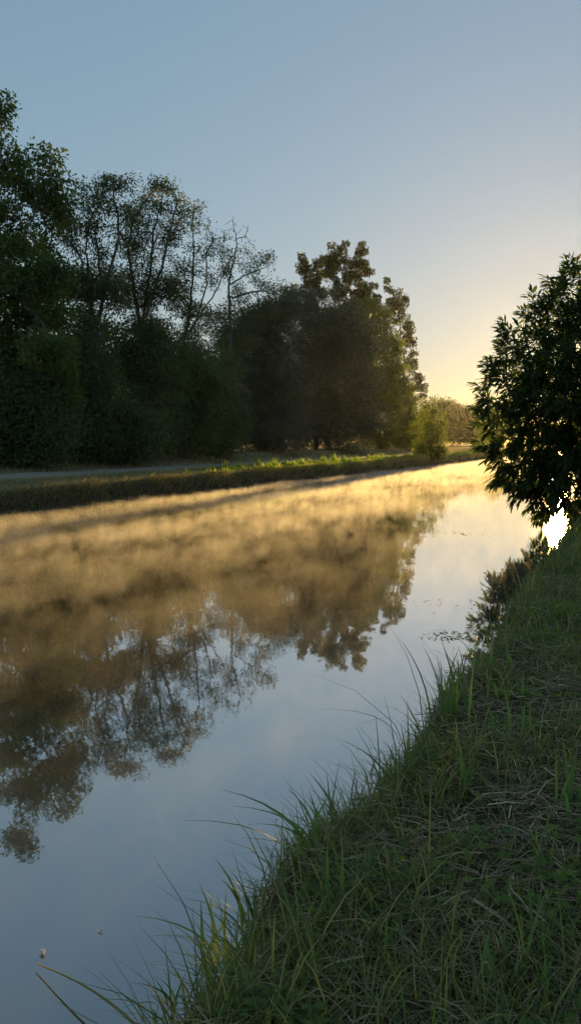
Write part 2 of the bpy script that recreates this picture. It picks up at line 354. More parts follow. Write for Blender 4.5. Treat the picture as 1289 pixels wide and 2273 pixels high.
tree('ash_tree', 'slender sparse tree whose fanned stems rise beside the tall left tree', 'tree', 215, 24, lobes=
    L_([(244, 400), (287, 402), (262, 420), (228, 430), (199, 424), (192, 458), (228, 460), (278, 474), (254, 508), (150, 490), (140, 524), (195, 538), (170, 566), (228, 566), (180, 500), (215, 490), (165, 450), (270, 540), (245, 600)], 20, 21)
    + L_([(212, 625), (180, 640), (245, 650), (200, 720), (150, 640)], 40, 36, 1.6), n_attr=2100, per=14, tip=.014,
    limbs=[(0, [(212, 760), (205, 680), (190, 620), (178, 570), (150, 530)]), (.6, [(207, 700), (192, 560), (198, 490), (230, 440)]), (-.6, [(215, 720), (240, 620), (262, 540), (262, 470), (248, 410)]), (.3, [(225, 660), (220, 560), (205, 470)])], **ASH)
tree('ash_tree', 'airy round topped tree, second of the sparse trees from left', 'tree', 325, 24.5, lobes=
    L_([(340, 418), (365, 415), (326, 450), (365, 458), (391, 436), (400, 474), (330, 490), (313, 532), (358, 564), (405, 508), (380, 520), (350, 505), (300, 480), (345, 460), (385, 560)], 20, 21)
    + L_([(293, 572), (326, 600), (295, 520)], 26, 36) + L_([(310, 660), (370, 650), (335, 730), (280, 640)], 40, 36, 1.6), n_attr=2100, per=14, tip=.014,
    limbs=[(0, [(320, 760), (300, 660), (285, 560), (296, 480), (340, 425)]), (.6, [(315, 720), (335, 600), (342, 500), (362, 430)]), (-.6, [(325, 700), (360, 590), (375, 520), (395, 450)])], **ASH)
tree('ash_tree', 'thin see-through tree with long bare limbs left of the dead top', 'tree', 400, 24.5, lobes=
    L_([(424, 470), (440, 462), (457, 495), (464, 520), (435, 520), (424, 545), (468, 560), (400, 590), (445, 600), (470, 620), (440, 560), (480, 540), (500, 600)], 16, 18)
    + L_([(400, 680), (440, 700), (425, 760), (380, 640)], 34, 30, 1.4), n_attr=1400, per=9, bark='palebark', tip=.0135,
    limbs=[(0, [(404, 780), (420, 700), (428, 620), (430, 540), (426, 480)]), (.5, [(415, 740), (450, 690), (482, 640), (505, 585), (522, 560)]), (-.5, [(440, 700), (460, 630), (457, 565), (475, 530), (505, 521)]), (.2, [(428, 605), (405, 600), (383, 625)])], **ASH)
tree('half_dead_tree', 'leaning tree with dead bare twigs at its top', 'tree', 505, 25, lobes=
    L_([(520, 488), (546, 512), (489, 515), (530, 505), (535, 540)], 9, 15, .6) + L_([(556, 560), (592, 570), (572, 590), (562, 618), (584, 630), (492, 562), (500, 600), (527, 650), (604, 642), (540, 590), (560, 585)], 17, 15)
    + L_([(500, 700), (550, 710), (590, 690), (530, 760), (470, 720)], 36, 30, 1.4), n_attr=1500, per=9, bark='palebark', tip=.0135, bare=(0, 1, 2, 3, 4),
    limbs=[(0, [(512, 760), (508, 640), (516, 590), (526, 540), (516, 484)]), (.4, [(512, 630), (545, 608), (592, 592)]), (-.4, [(515, 660), (560, 648), (602, 645)]), (.1, [(526, 530), (545, 525), (549, 506)])], **ASH)
tree('poplar_tree', 'upright dark tree with pointed tips rising behind the rounded willow', 'tree', 750, 31, lobes=
    L_([(672, 592), (707, 572), (740, 560), (763, 566), (797, 560), (807, 585), (818, 615)], 10, 26, 1.0, 4) + L_([(690, 612), (730, 600), (775, 605), (660, 640), (700, 650), (750, 645), (795, 650), (820, 660), (680, 690), (640, 670)], 24, 30, 1.6)
    + L_([(720, 720), (780, 720), (760, 780)], 45, 45, 2), n_attr=1700, seg=.45, kill=.5, leaf=(.24, .15), per=34, spread=.23, lm='poplar', trop=.4, droop=-.15, tip=.016)
tree('poplar_tree', 'dark leafy tree at the right end of the far row', 'tree', 880, 26, lobes=
    L_([(857, 632), (866, 655), (886, 662), (896, 672), (938, 868), (928, 845)], 8, 20, .8, 4) + L_([(872, 690), (893, 705), (905, 740), (912, 775), (910, 815), (918, 850), (900, 870), (905, 905), (880, 760), (885, 840)], 19, 26, 1.2)
    + L_([(870, 880), (890, 930)], 28, 36, 1.2), n_attr=1400, seg=.42, kill=.45, leaf=(.24, .15), per=24, spread=.2, lm='poplar', trop=.2, droop=.05, tip=.016)
bushy('willow_tree', 'broad rounded grey-green willow in the middle of the far row', 'tree', 700, 26.5, lobes=[
    (710, 720, 75, 75), (780, 760, 70, 80), (660, 800, 75, 90), (740, 840, 95, 110), (800, 900, 55, 80), (650, 920, 90, 85), (750, 950, 90, 60)],
    n=50000, leaf=(.23, .08), lm='willow', clump=.42, nclump=900, shell=.7, stems=10, droop=.35)
bushy('willow_tree', 'lower dense willow left of the broad rounded one', 'tree', 590, 25.5, lobes=[
    (600, 720, 50, 55), (560, 770, 55, 60), (625, 680, 36, 38), (560, 725, 46, 38), (510, 760, 40, 36), (620, 830, 60, 80), (560, 880, 75, 90), (600, 950, 85, 60)],
    n=40000, leaf=(.2, .075), lm='willow', clump=.38, nclump=600, shell=.7, stems=8, droop=.3)
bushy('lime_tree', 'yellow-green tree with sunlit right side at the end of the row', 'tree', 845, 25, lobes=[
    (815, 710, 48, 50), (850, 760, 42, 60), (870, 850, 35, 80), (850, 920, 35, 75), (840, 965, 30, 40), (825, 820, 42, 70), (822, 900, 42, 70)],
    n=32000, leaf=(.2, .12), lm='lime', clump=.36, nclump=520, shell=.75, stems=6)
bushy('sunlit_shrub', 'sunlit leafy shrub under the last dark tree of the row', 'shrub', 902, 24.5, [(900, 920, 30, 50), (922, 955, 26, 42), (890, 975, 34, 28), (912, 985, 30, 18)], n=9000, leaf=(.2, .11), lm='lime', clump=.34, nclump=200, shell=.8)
# undergrowth in front of the row
U = [('dark shrub wall under the tall left tree', 40, 23.4, [(10, 900, 110, 110), (90, 930, 90, 90), (30, 985, 110, 50)], 15000),
     ('tall dark shrub between the left tree and the low round bush', 170, 23.8, [(170, 790, 70, 105), (190, 890, 75, 105), (185, 970, 70, 50)], 14000),
     ('low round bush beside the towpath left of middle', 275, 23.0, [(240, 945, 60, 62), (310, 950, 55, 55), (270, 980, 85, 40)], 13000),
     ('dark shrub below the round topped sparse tree', 325, 23.9, [(290, 770, 70, 75), (350, 800, 65, 85), (330, 890, 80, 90), (325, 960, 80, 50)], 15000),
     ('shrub below the see-through tree with bare limbs', 415, 23.6, [(410, 850, 65, 80), (450, 880, 60, 80), (410, 950, 75, 60)], 14000),
     ('shrub at the foot of the leaning dead topped tree', 490, 23.6, [(490, 840, 45, 80), (490, 920, 60, 70), (470, 975, 70, 35)], 12000)]
for lab, px, s_, lobes, n in U:
    bushy('shrub', lab, 'shrub', px, s_, lobes, n=n, leaf=(.15, .085), clump=.34, nclump=420, shell=.8, group='undergrowth along the towpath')
# thicket behind the row, closing the view under the crowns
for lab, px, lobes in [('thicket far behind the tall left tree', 60, [(30, 850, 110, 110), (60, 960, 120, 60)]), ('thicket behind the fanned sparse tree', 200, [(190, 830, 90, 90), (210, 950, 110, 60)]),
                       ('thicket behind the round topped sparse tree', 330, [(320, 820, 90, 90), (330, 940, 110, 70)]), ('thicket behind the see-through tree', 450, [(440, 830, 80, 70), (450, 940, 100, 70)]),
                       ('thicket behind the lower dense willow', 580, [(570, 850, 90, 80), (580, 950, 110, 60)]), ('thicket behind the broad rounded willow', 730, [(720, 860, 90, 90), (740, 950, 100, 60)]), ('low thicket behind the foot of the yellow-green tree', 830, [(800, 940, 60, 55), (845, 975, 50, 28)])]:
    bushy('thicket_shrub', lab, 'shrub', px, 31, lobes, n=6500, leaf=(.26, .16), clump=.55, nclump=260, shell=.9, group='thicket behind the far row')
# riverside shrub on the water's edge and the weedy crest
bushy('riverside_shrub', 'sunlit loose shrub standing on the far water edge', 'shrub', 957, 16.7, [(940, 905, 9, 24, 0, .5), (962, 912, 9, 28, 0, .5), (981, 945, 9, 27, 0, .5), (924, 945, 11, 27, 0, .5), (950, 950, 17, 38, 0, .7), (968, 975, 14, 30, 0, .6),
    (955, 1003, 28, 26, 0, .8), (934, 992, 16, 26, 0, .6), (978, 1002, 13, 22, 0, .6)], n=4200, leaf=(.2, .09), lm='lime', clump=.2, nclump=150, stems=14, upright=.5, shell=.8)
# distant trees across the meadow
D_ = [('nearest and tallest crown of the hazy distant trees', 985, 225, [(985, 915, 24, 28), (985, 950, 30, 35)]),
      ('hazy distant tree with a small knob top, second in the far wood', 1020, 235, [(1015, 920, 22, 22), (1022, 955, 30, 32)]),
      ('hazy distant tree just left of the dark near bush', 1055, 240, [(1050, 925, 25, 25), (1055, 955, 32, 32)]),
      ('hazy distant tree half hidden behind the row end', 945, 220, [(945, 930, 26, 26), (945, 960, 32, 30)]),
      ('hazy distant tree showing only through the near bush edge', 1095, 245, [(1095, 922, 28, 28), (1095, 955, 34, 32)])]
for lab, px, Yd, lobes in D_:
    bushy('distant_tree', lab, 'tree', px, 0, [(*l, 0, 4) for l in lobes], n=6500, leaf=(.45, .3), lm='poplar', clump=.75, nclump=220, Y=Yd, group='distant wood beyond the meadow', stems=4)

rng = np.random.default_rng(21)
# ------------------------------------------------------------------ near bush with long narrow leaves
YB = 18.0; bp = np.array([*st2xy(.55, 19.6), 0]); bs, bt = xy2st(bp[0], bp[1]); bp[2] = float(zg(bs, bt)) - .05
envs = [px_env(*l) for l in [(1375, 735, 175, 165, YB, 1.8), (1350, 890, 255, 200, YB, 2.5), (1340, 1040, 210, 100, YB, 2.2),
    (1250, 625, 30, 40, YB, .5, 2), (1195, 690, 34, 36, YB - .4, .5, 2), (1135, 765, 40, 34, YB - .3, .6, 2), (1100, 830, 38, 30, YB, .6, 2), (1085, 905, 34, 36, YB - .4, .6, 2), (1105, 980, 34, 40, YB - .3, .6, 2), (1140, 1050, 44, 40, YB, .8, 2),
    (1195, 1095, 45, 26, YB, .7, 2), (1215, 1125, 48, 14, YB + .4, .5, 3), (1205, 1146, 26, 6, YB + .9, .3, 2), (1300, 1125, 38, 48, YB + .5, 1.2, 1.5)]]
P, par, A, ae, near = grow(bp, bp + np.array([.1, 0, .8]), envs, 2900, .24, .235, trop=.04)
r, cnt = radii(P, par, .0075, 2.5)
B = thing('overhanging_bush', bp, 'large dark bush with long narrow leaves leaning over the near water edge', 'bush')
V, Fc = tubes([(P[par[i]] - bp, P[i] - bp, min(r[par[i]], r[i] * 1.4), r[i]) for i in range(1, len(P))], 6)
link('trunk', mesh('trunk', V, Fc, M['bark'], smooth_=True), B)
tips = np.where(r < .0135)[0]; par_d = unit(P[tips] - P[par[tips]])
LP, LD = [], []
cen = np.array([7.2, 18.2, 3.2])
for ti, pd in zip(tips, par_d):
    for _ in range(4):
        ax = unit(pd * .6 + unit(P[ti] - cen) * .7 + rng.normal(size=3) * .45); nl = rng.integers(6, 10); ln = rng.uniform(.18, .34)
        ph = rng.random() * 6.28; u = unit(np.cross(ax, rand_dir(1)[0])); v_ = np.cross(ax, u)
        for j in range(nl):
            f_ = j / nl; ang = ph + j * 2.4; rad = u * math.cos(ang) + v_ * math.sin(ang); opn = .95 * (1 - f_) + .2
            LP.append(P[ti] + ax * ln * f_ * 1.1); LD.append(unit(ax * (1.25 - opn * .6) + rad * opn + np.array([0, 0, -.28]) + rng.normal(size=3) * .12))
LP = np.array(LP); LD = np.array(LD); nL = len(LP)
LL = rng.uniform(.11, .25, nL); LW = LL * rng.uniform(.29, .39, nL)
def lance(n, pos, d, L, Wd):
    """lanceolate leaf: 8 points, 6 faces as quads, folded and drooping"""
    side = unit(np.cross(d, rng.normal(size=(n, 3)) * .5 + np.array([0, 0, 1.]))); nor = np.cross(side, d); rows = []
    for u, w_ in ((0, .12), (.3, .85), (.68, .95), (1, .16)):
        c_ = pos + d * (L * u)[:, None] - np.array([0, 0, 1.]) * (L * .16 * u * u)[:, None]
        rows += [c_ + side * (Wd * w_ * .5)[:, None] + nor * (Wd * .12 * w_)[:, None], c_ - nor * (Wd * .10 * w_)[:, None], c_ - side * (Wd * w_ * .5)[:, None] + nor * (Wd * .12 * w_)[:, None]]
    V = np.stack(rows, 1); q = []
    for j in range(3): q += [[3 * j, 3 * j + 1, 3 * j + 4, 3 * j + 3], [3 * j + 1, 3 * j + 2, 3 * j + 5, 3 * j + 4]]
    return V, np.array(q)
LV, LQ = lance(nL, LP, LD, LL, LW)
# the 300 leaves that show largest: outermost towards the left outline and the viewer
pxl = CX + F * LP[:, 0] / LP[:, 1]
score = -pxl / 90 - LP[:, 1] * .7 + rng.normal(size=nL) * .35; score[pxl > 1285] -= 50
pick = np.zeros(nL, bool); pick[np.argsort(-score)[:300]] = True
vv = rng.random(nL); rest = ~pick; nr = rest.sum()
LR = LV[rest][:, [0, 1, 2, 6, 7, 8, 9, 10, 11]]; QR = np.array([[0, 1, 4, 3], [1, 2, 5, 4], [3, 4, 7, 6], [4, 5, 8, 7]]); LR[:, 3] = (LV[rest][:, 3] + LV[rest][:, 6]) / 2; LR[:, 4] = (LV[rest][:, 4] + LV[rest][:, 7]) / 2; LR[:, 5] = (LV[rest][:, 5] + LV[rest][:, 8]) / 2
Fr = (QR[None] + (np.arange(nr) * 9)[:, None, None]).reshape(-1, 4)
tag(link('foliage', mesh('foliage', (LR - bp).reshape(-1, 3), Fr, M['laurel'], np.repeat(vv[rest], 9)), B), kind='stuff')
for i in np.where(pick)[0]:
    o = link('leaf', mesh('leaf', LV[i] - LP[i], LQ, M['laurel'], np.full(12, vv[i])), B); o.location = tuple(float(q_) for q_ in LP[i] - bp)
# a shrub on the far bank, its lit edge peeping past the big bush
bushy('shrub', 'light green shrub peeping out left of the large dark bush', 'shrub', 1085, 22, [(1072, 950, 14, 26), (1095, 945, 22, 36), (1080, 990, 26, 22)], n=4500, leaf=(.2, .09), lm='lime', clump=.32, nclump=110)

rng = np.random.default_rng(31)
# ------------------------------------------------------------------ far bank grass
def scatter_far(n, s0, s1, t0, t1, h, wd, lean, pw=1.6):
    t_ = t0 + (t1 - t0) * rng.random(n) ** pw; s_ = rng.uniform(s0, s1, n); x, y = st2xy(s_, t_)
    return np.stack([x, y, zg(s_, t_) - .01], 1), rng.uniform(*h, n), wd * rng.uniform(.7, 1.3, n) * (1 + t_ / 60), rng.uniform(*lean, n), s_, t_
pos, h, wd, ln, s_, t_ = scatter_far(42000, 16.75, 18.8, 8, 120, (.06, .16), .012, (.2, .9))
patch = .5 + .5 * wob(s_ * 1.2, t_ * .5)
a = blade_geo(pos, h, wd, ln, rng.uniform(0, 6.28, len(h)), np.clip(.15 + .4 * patch + .4 * rng.random(len(h)), 0, 1), 1)
tag(link('verge_grass', mesh('verge_grass', a[0], a[1], M['drygrass'], a[2])), 'short dull green grass on the far verge beside the towpath', 'grass', kind='stuff')
pos, h, wd, ln, s_, t_ = scatter_far(30000, 21.7, 25.5, 10, 130, (.08, .3), .014, (.2, .9))
a = blade_geo(pos, h, wd, ln, rng.uniform(0, 6.28, len(h)), np.clip(.25 + .75 * rng.random(len(h)), 0, 1), 1)
tag(link('hedge_foot_grass', mesh('hedge_foot_grass', a[0], a[1], M['drygrass'], a[2])), 'rough brown grass between the towpath and the far trees', 'grass', kind='stuff')
pos, h, wd, ln, s_, t_ = scatter_far(20000, 16.5, 17.0, 6, 120, (.22, .5), .013, (.7, 1.5))
azw = math.atan2(-SN, CS)                               # towards the water
a = blade_geo(pos, h, wd, ln, azw + rng.normal(size=len(h)) * .7, rng.random(len(h)) * .75, 3)
tag(link('overhanging_grass', mesh('overhanging_grass', a[0], a[1], M['drygrass'], a[2])), 'dry grass hanging over the steep far bank edge', 'grass', kind='stuff')
pos, h, wd, ln, s_, t_ = scatter_far(24000, 16.75, 18.1, 28, 130, (.2, .5), .03, (.2, .9), 1.2)
cl_ = .5 + .5 * wob(s_ * 4.1, t_ * 1.9); h = h * (.25 + 1.3 * cl_ ** 2); keep = rng.random(len(h)) < smooth(28, 40, t_) * (.4 + .6 * cl_); pos, h, wd, ln = pos[keep], h[keep], wd[keep], ln[keep]
a = blade_geo(pos, h, wd, ln, rng.uniform(0, 6.28, len(h)), rng.random(len(h)), 2)
tag(link('crest_weeds', mesh('crest_weeds', a[0], a[1], M['weed'], a[2])), 'lush yellow-green weeds catching sun along the far bank crest', 'weeds', kind='stuff')

# ------------------------------------------------------------------ near bank: turf, straw, clover
def near_pts(n, smin, smax, tmin, tmax, pw=2.0):
    t_ = tmin + (tmax - tmin) * rng.random(n) ** pw; lo = np.maximum(smin, -.42 * t_ - .3 + 0 * t_); s_ = lo + (smax - lo) * rng.random(n)
    x, y = st2xy(s_, t_); return np.stack([x, y, zg(s_, t_)], 1), s_, t_
pos, s_, t_ = near_pts(68000, -7, 1.45, .9, 17, 1.9); n = len(pos)
dn = .5 + .5 * wob(s_ * 2.3 + 5, t_ * 2.1); keep = (rng.random(n) < .16 + .95 * smooth(.3, .62, dn) + .5 * smooth(.8, 1.2, s_) + .5 * smooth(6, 9, t_)) & (pos[:, 2] > .02); pos, s_, t_, dn = pos[keep], s_[keep], t_[keep], dn[keep]; n = len(pos)
edge = smooth(.5, 1.1, s_); hh = rng.gamma(3, .028, n) * (.6 + .8 * dn) * (1 + .7 * edge) + .03 + .012 * np.clip(t_ - 4, 0, 8)
a = blade_geo(pos, hh, rng.uniform(.003, .0065, n) * (1 + t_ / 9), rng.uniform(.2, 1.2, n), rng.uniform(0, 6.28, n), np.clip(rng.random(n) ** 1.2 * .95, 0, 1), 3)
tag(link('bank_grass', mesh('bank_grass', a[0], a[1], M['grass'], a[2])), 'mixed green grass covering the near bank', 'grass', kind='stuff')
pos, s_, t_ = near_pts(30000, -5, 1.3, .9, 10, 1.6); n = len(pos); keep = pos[:, 2] > .03
pos, s_, t_ = pos[keep], s_[keep], t_[keep]; n = len(pos); pos[:, 2] += rng.uniform(.004, .07, n)
hh = rng.uniform(.06, .22, n); az = rng.uniform(0, 6.28, n); el = rng.normal(size=n) * .16
d = np.stack([np.cos(az) * np.cos(el), np.sin(az) * np.cos(el), np.sin(el)], 1); nor = unit(np.cross(d, rand_dir(n)))
wd = rng.uniform(.0007, .0021, n) * (1 + t_ / 9); mid = pos + np.array([0, 0, 1.]) * (hh * rng.uniform(-.02, .12, n))[:, None]
e0, e1 = pos - d * hh[:, None] * .5, pos + d * hh[:, None] * .5; ww = nor * wd[:, None]
V = np.stack([e0 - ww, e0 + ww, mid - ww, mid + ww, e1 - ww, e1 + ww], 1).reshape(-1, 3)
q = np.array([[0, 1, 3, 2], [2, 3, 5, 4]]); Fc = (q[None] + (np.arange(n) * 6)[:, None, None]).reshape(-1, 4)
tag(link('dry_straw', mesh('dry_straw', V, Fc, M['straw'], np.repeat(rng.random(n) ** 1.5, 6))), 'dead mown straw lying among the near bank grass', 'straw', kind='stuff')
# low broad leaves in patches
cp, cs_, ct_ = near_pts(70, -3, 1.15, 1.3, 8, 1.2); n = 7500; k = rng.integers(0, len(cp), n)
x = cp[k, 0] + rng.normal(size=n) * .11; y = cp[k, 1] + rng.normal(size=n) * .11; ss, tt = xy2st(x, y); z = zg(ss, tt); keep = z > .05
pos = np.stack([x, y, z + rng.uniform(.015, .10, n)], 1)[keep]; n = len(pos)
d = unit(np.stack([*(rng.normal(size=(2, n))), rng.normal(size=n) * .3 + .15], 1)); L = rng.uniform(.014, .045, n)
side = unit(np.cross(d, np.array([0, 0, 1.]) + rng.normal(size=(n, 3)) * .25)); up = np.cross(side, d)
V = np.stack([pos, pos + d * (L * .3)[:, None] + side * (L * .42)[:, None] + up * (L * .1)[:, None], pos + d * (L * .75)[:, None] + side * (L * .36)[:, None], pos + d * L[:, None] - up * (L * .1)[:, None],
              pos + d * (L * .75)[:, None] - side * (L * .36)[:, None], pos + d * (L * .3)[:, None] - side * (L * .42)[:, None] + up * (L * .1)[:, None]], 1).reshape(-1, 3)
q = np.array([[0, 1, 2, 3], [0, 3, 4, 5]]); Fc = (q[None] + (np.arange(n) * 6)[:, None, None]).reshape(-1, 4)
tag(link('ground_cover', mesh('ground_cover', V, Fc, M['weed'], np.repeat(rng.random(n) * .7, 6))), 'small round leaved ground cover among the near grass', 'ground cover', kind='stuff')

rng = np.random.default_rng(41)
# ------------------------------------------------------------------ tall tufts, each blade its own part
def tuft(px, py, z, n, hgt, wid, lean, label, bias=None, spread=.06, vs=.0):
    for _ in range(12):
        b0 = onplane(px, py, z); s0, t0 = xy2st(b0[0], b0[1]); z = .5 * z + .5 * max(float(zg(s0, t0)), .05)
    b0[2] = z - .02; hgt, n = (hgt * 1.3, int(n * 1.4)) if bias is not None else (hgt * 1.1, n)
    T = thing('grass_tuft', b0, label, 'grass tuft', 'tall grass tufts on the near bank')
    for i in range(n):
        p0 = np.array([[rng.normal() * spread, rng.normal() * spread, 0]]); az = np.array([rng.uniform(0, 6.28) if bias is None or rng.random() < .3 else bias + rng.normal() * .5])
        h = np.array([hgt * rng.uniform(.45, 1.1)]); l_ = np.array([lean * rng.uniform(.2, 1.7)])
        V, Fc, v = blade_geo(p0, h, np.array([wid * rng.uniform(.8, 1.7)]), l_, az, np.array([np.clip(rng.random() * .8 + vs, 0, 1)]), 6)
        link('blade', mesh('blade', V, Fc, M['blade'], v), T)
LF = math.pi * .9
TU = [(1010, 1600, .42, 22, .42, .012, .35, 'dark tuft on the bank edge nearest the floating leaves', LF),
      (1085, 1500, .42, 16, .34, .010, .4, 'farthest tall tuft on the bank edge, short of the dark bush', LF),
      (950, 1650, .42, 12, .36, .011, .7, 'tuft arching widely over the water below the floating leaves', LF),
      (880, 1740, .42, 14, .24, .010, .5, 'short thin bladed tuft midway along the bank edge', LF),
      (745, 1850, .42, 20, .30, .012, .35, 'spiky tuft with wide upright blades at mid bank edge', LF),
      (690, 1900, .40, 9, .27, .013, .8, 'tuft whose folded blades reach far out over the water', LF),
      (575, 2060, .40, 14, .22, .011, .5, 'tuft on the bank edge just above the lowest one', LF),
      (500, 2150, .40, 18, .26, .011, .6, 'lowest edge tuft, beside the bent yellow reed', LF),
      (400, 2240, .38, 12, .16, .009, .7, 'small tuft in the bottom left corner of the bank', LF),
      (540, 2230, .45, 12, .24, .011, .3, 'bright green tuft with a white bent tip near the bottom', None),
      (1055, 1770, .47, 16, .26, .016, .2, 'broad dark bladed tuft in the middle of the near bank', None),
      (1170, 1640, .47, 14, .28, .012, .35, 'tuft in the grass right of the bank edge tufts', None),
      (1270, 1800, .47, 12, .30, .013, .25, 'tuft cut by the right picture edge', None),
      (775, 2000, .46, 4, .20, .013, .08, 'few upright yellow-green blades standing alone above the straw', None),
      (890, 2170, .47, 9, .20, .011, .3, 'tuft of pale blades at the bottom middle', None),
      (1110, 2200, .47, 14, .22, .014, .3, 'wide bladed tuft at the bottom right of middle', None),
      (1220, 2120, .47, 12, .28, .010, .15, 'tall thin upright tuft at the lower right', None),
      (1010, 1930, .47, 10, .16, .009, .5, 'low tuft with white bent tips in the straw', None),
      (700, 2230, .47, 8, .16, .009, .5, 'small tuft between the bottom tufts', None),
      (970, 2265, .47, 9, .20, .013, .6, 'tuft with long leaning blades cut by the bottom edge, middle', None),
      (1250, 2260, .47, 10, .18, .012, .3, 'tuft in the bottom right corner', None),
      (1130, 2010, .47, 10, .20, .012, .3, 'tuft above the wide bladed one at lower right', None),
      (840, 1960, .47, 9, .16, .010, .6, 'sprawling tuft right of the lone upright blades', None),
      (1200, 1900, .47, 9, .20, .010, .4, 'thin tuft between the dark broad tuft and right edge', None),
      (950, 1800, .46, 10, .17, .011, .5, 'tuft just inside the edge, below the arching tuft', None),
      (650, 2060, .46, 9, .15, .011, .5, 'tuft above the low clover-like weed', None),
      (1120, 1560, .47, 12, .26, .012, .4, 'tuft inland of the farthest edge tuft', None)]
for px, py, z, n, h, wd, ln, lab, bz in TU: tuft(px, py, z, n, h, wd, ln, lab, bz, vs=.35 if 'yellow' in lab or 'bright' in lab else 0)

# bent yellow reed over the water
a0, a1 = onplane(300, 2275, .07), onplane(80, 2138, .02); T = thing('reed_stem', a0, 'bent yellow-green reed arching low over the water in the bottom left', 'reed')
rows = []; ns = 12; sd_ = unit(np.cross(a1 - a0, [0, 0, 1.]))
for j in range(ns + 1):
    u = j / ns; c_ = (a1 - a0) * u + np.array([0, 0, .03 * math.sin(math.pi * u ** .8)]); wv = .007 * (1 - u * .55)
    rows += [c_ - sd_ * wv, c_ + np.array([0, 0, -.004]), c_ + sd_ * wv]
q = []
for j in range(ns): q += [[3 * j, 3 * j + 1, 3 * j + 4, 3 * j + 3], [3 * j + 1, 3 * j + 2, 3 * j + 5, 3 * j + 4]]
M['reed'] = leaf_mat('reed', [(0, (.42, .33, .12)), (.35, (.25, .25, .09)), (.7, (.12, .16, .05)), (1, (.3, .22, .12))], .3)
link('stem', mesh('stem', rows, q, M['reed'], np.repeat(np.linspace(0, 1, ns + 1), 3)), T)
# little weeds at the edge
def weed(px, py, z, hgt, n, label, lm='weed'):
    b0 = onplane(px, py, z); s0, t0 = xy2st(b0[0], b0[1]); b0[2] = max(float(zg(s0, t0)), 0) - .01
    T = thing('leafy_weed', b0, label, 'weed')
    top = np.array([rng.normal() * .03, rng.normal() * .03, hgt]); V, Fc = tubes([(np.zeros(3), top * .5 + rng.normal(size=3) * .006, .003, .0025), (top * .5, top, .0025, .0012)], 5)
    link('stem', mesh('stem', V, Fc, M[lm], np.full(len(V), .3)), T)
    for i in range(n):
        u = .3 + .7 * (i + 1) / n; d = unit(np.array([[rng.normal(), rng.normal(), .35]])); L = hgt * rng.uniform(.25, .42)
        V, Fc, v = leaves_geo(top[None] * u, d, L, L * .42, np.array([rng.random()])); link('leaf', mesh('leaf', V, Fc, M[lm], v), T)
weed(455, 2110, .4, .17, 12, 'leafy yellow-green weed on the bank edge above the lowest tuft')
weed(668, 1905, .4, .12, 11, 'pale yellowing weed at the foot of the folded blade tuft')
weed(610, 2090, .45, .09, 12, 'low clover-like weed just inside the bank edge')
weed(72, 1128, .1, .32, 12, 'small bright green plant on the steep far bank at left')

# ------------------------------------------------------------------ things floating on the water
def floater(name, px, py, L, label, cat, m_='yellow', n=1, group=None):
    b0 = onplane(px, py, 0); T = thing(name, (b0[0], b0[1], .004), label, cat, group)
    for i in range(n):
        an = rng.uniform(0, 6.28); d = np.array([[math.cos(an), math.sin(an), .08]]); side = np.array([-math.sin(an), math.cos(an), .1])
        p0 = np.zeros(3) + np.array([rng.normal() * .3 * L * (i > 0), rng.normal() * .3 * L * (i > 0), .002 * i])
        V = [p0, p0 + d[0] * L * .45 + side * L * .25 + [0, 0, L * .06], p0 + d[0] * L + [0, 0, L * .1], p0 + d[0] * L * .45 - side * L * .25 + [0, 0, L * .06]]
        link('leaf_blade', mesh('leaf_blade', V, [[0, 1, 2, 3]], M[m_], np.full(4, rng.random())), T)
floater('floating_leaf', 470, 1142, .22, 'yellow leaf floating near the far bank', 'leaf', 'yellow')
floater('floating_leaf', 225, 2068, .018, 'tiny curled dead leaf on open water above the bent reed', 'leaf', 'straw', 2)
floater('floating_leaf', 348, 1922, .018, 'tiny pale speck of leaf in the middle of the near water', 'leaf', 'straw', 1)
floater('floating_leaf', 792, 1667, .02, 'tiny dark leaf beside the arching bank tuft', 'leaf', 'bark', 1)
floater('floating_leaf', 612, 1823, .018, 'dark leaf bit on water left of the folded blades', 'leaf', 'bark', 1)
b0 = onplane(95, 2118, 0); T = thing('seed_fluff', (b0[0], b0[1], .01), 'small white fluffy seed tuft floating beside the bent reed', 'seed fluff')
V, Fc, v = leaves_geo(rng.normal(size=(160, 3)) * np.array([.004, .004, .003]), rand_dir(160), .008, .0025, rng.random(160)); link('fluff', mesh('fluff', V, Fc, M['white'], v), T)
def raft(px, py, rx, ry, n, label, L=.05):
    b0 = onplane(px, py, 0); c_ = rng.normal(size=(n, 2)); k = b0[1] / F; x = c_[:, 0] * rx * k * .5; y = c_[:, 1] * ry * .5 * k / max((HC / b0[1]), .05)
    pos = np.stack([x, y, np.full(n, .003) + rng.random(n) * .006], 1); an = rng.uniform(0, 6.28, n); d = np.stack([np.cos(an), np.sin(an), rng.normal(size=n) * .12], 1)
    side = np.stack([-np.sin(an), np.cos(an), rng.normal(size=n) * .2], 1); Ls = L * rng.uniform(.5, 1.3, n)[:, None]
    V = np.stack([pos, pos + d * Ls * .5 + side * Ls * .22, pos + d * Ls, pos + d * Ls * .5 - side * Ls * .22], 1).reshape(-1, 3)
    o = link('floating_leaves', mesh('floating_leaves', V, np.arange(4 * n).reshape(n, 4), M['straw'], np.repeat(rng.random(n), 4))); o.location = (b0[0], b0[1], 0)
    tag(o, label, 'floating leaves', kind='stuff')
raft(1000, 1412, 70, 14, 110, 'raft of pale dead leaves floating off the near bank')
raft(1110, 1345, 90, 14, 70, 'scattered leaves in the dark reflection of the bush')
raft(960, 1338, 90, 18, 26, 'few scattered leaf bits on bright open water')
raft(1035, 1184, 60, 6, 26, 'thin line of twigs and leaves on the glaring water', .09)

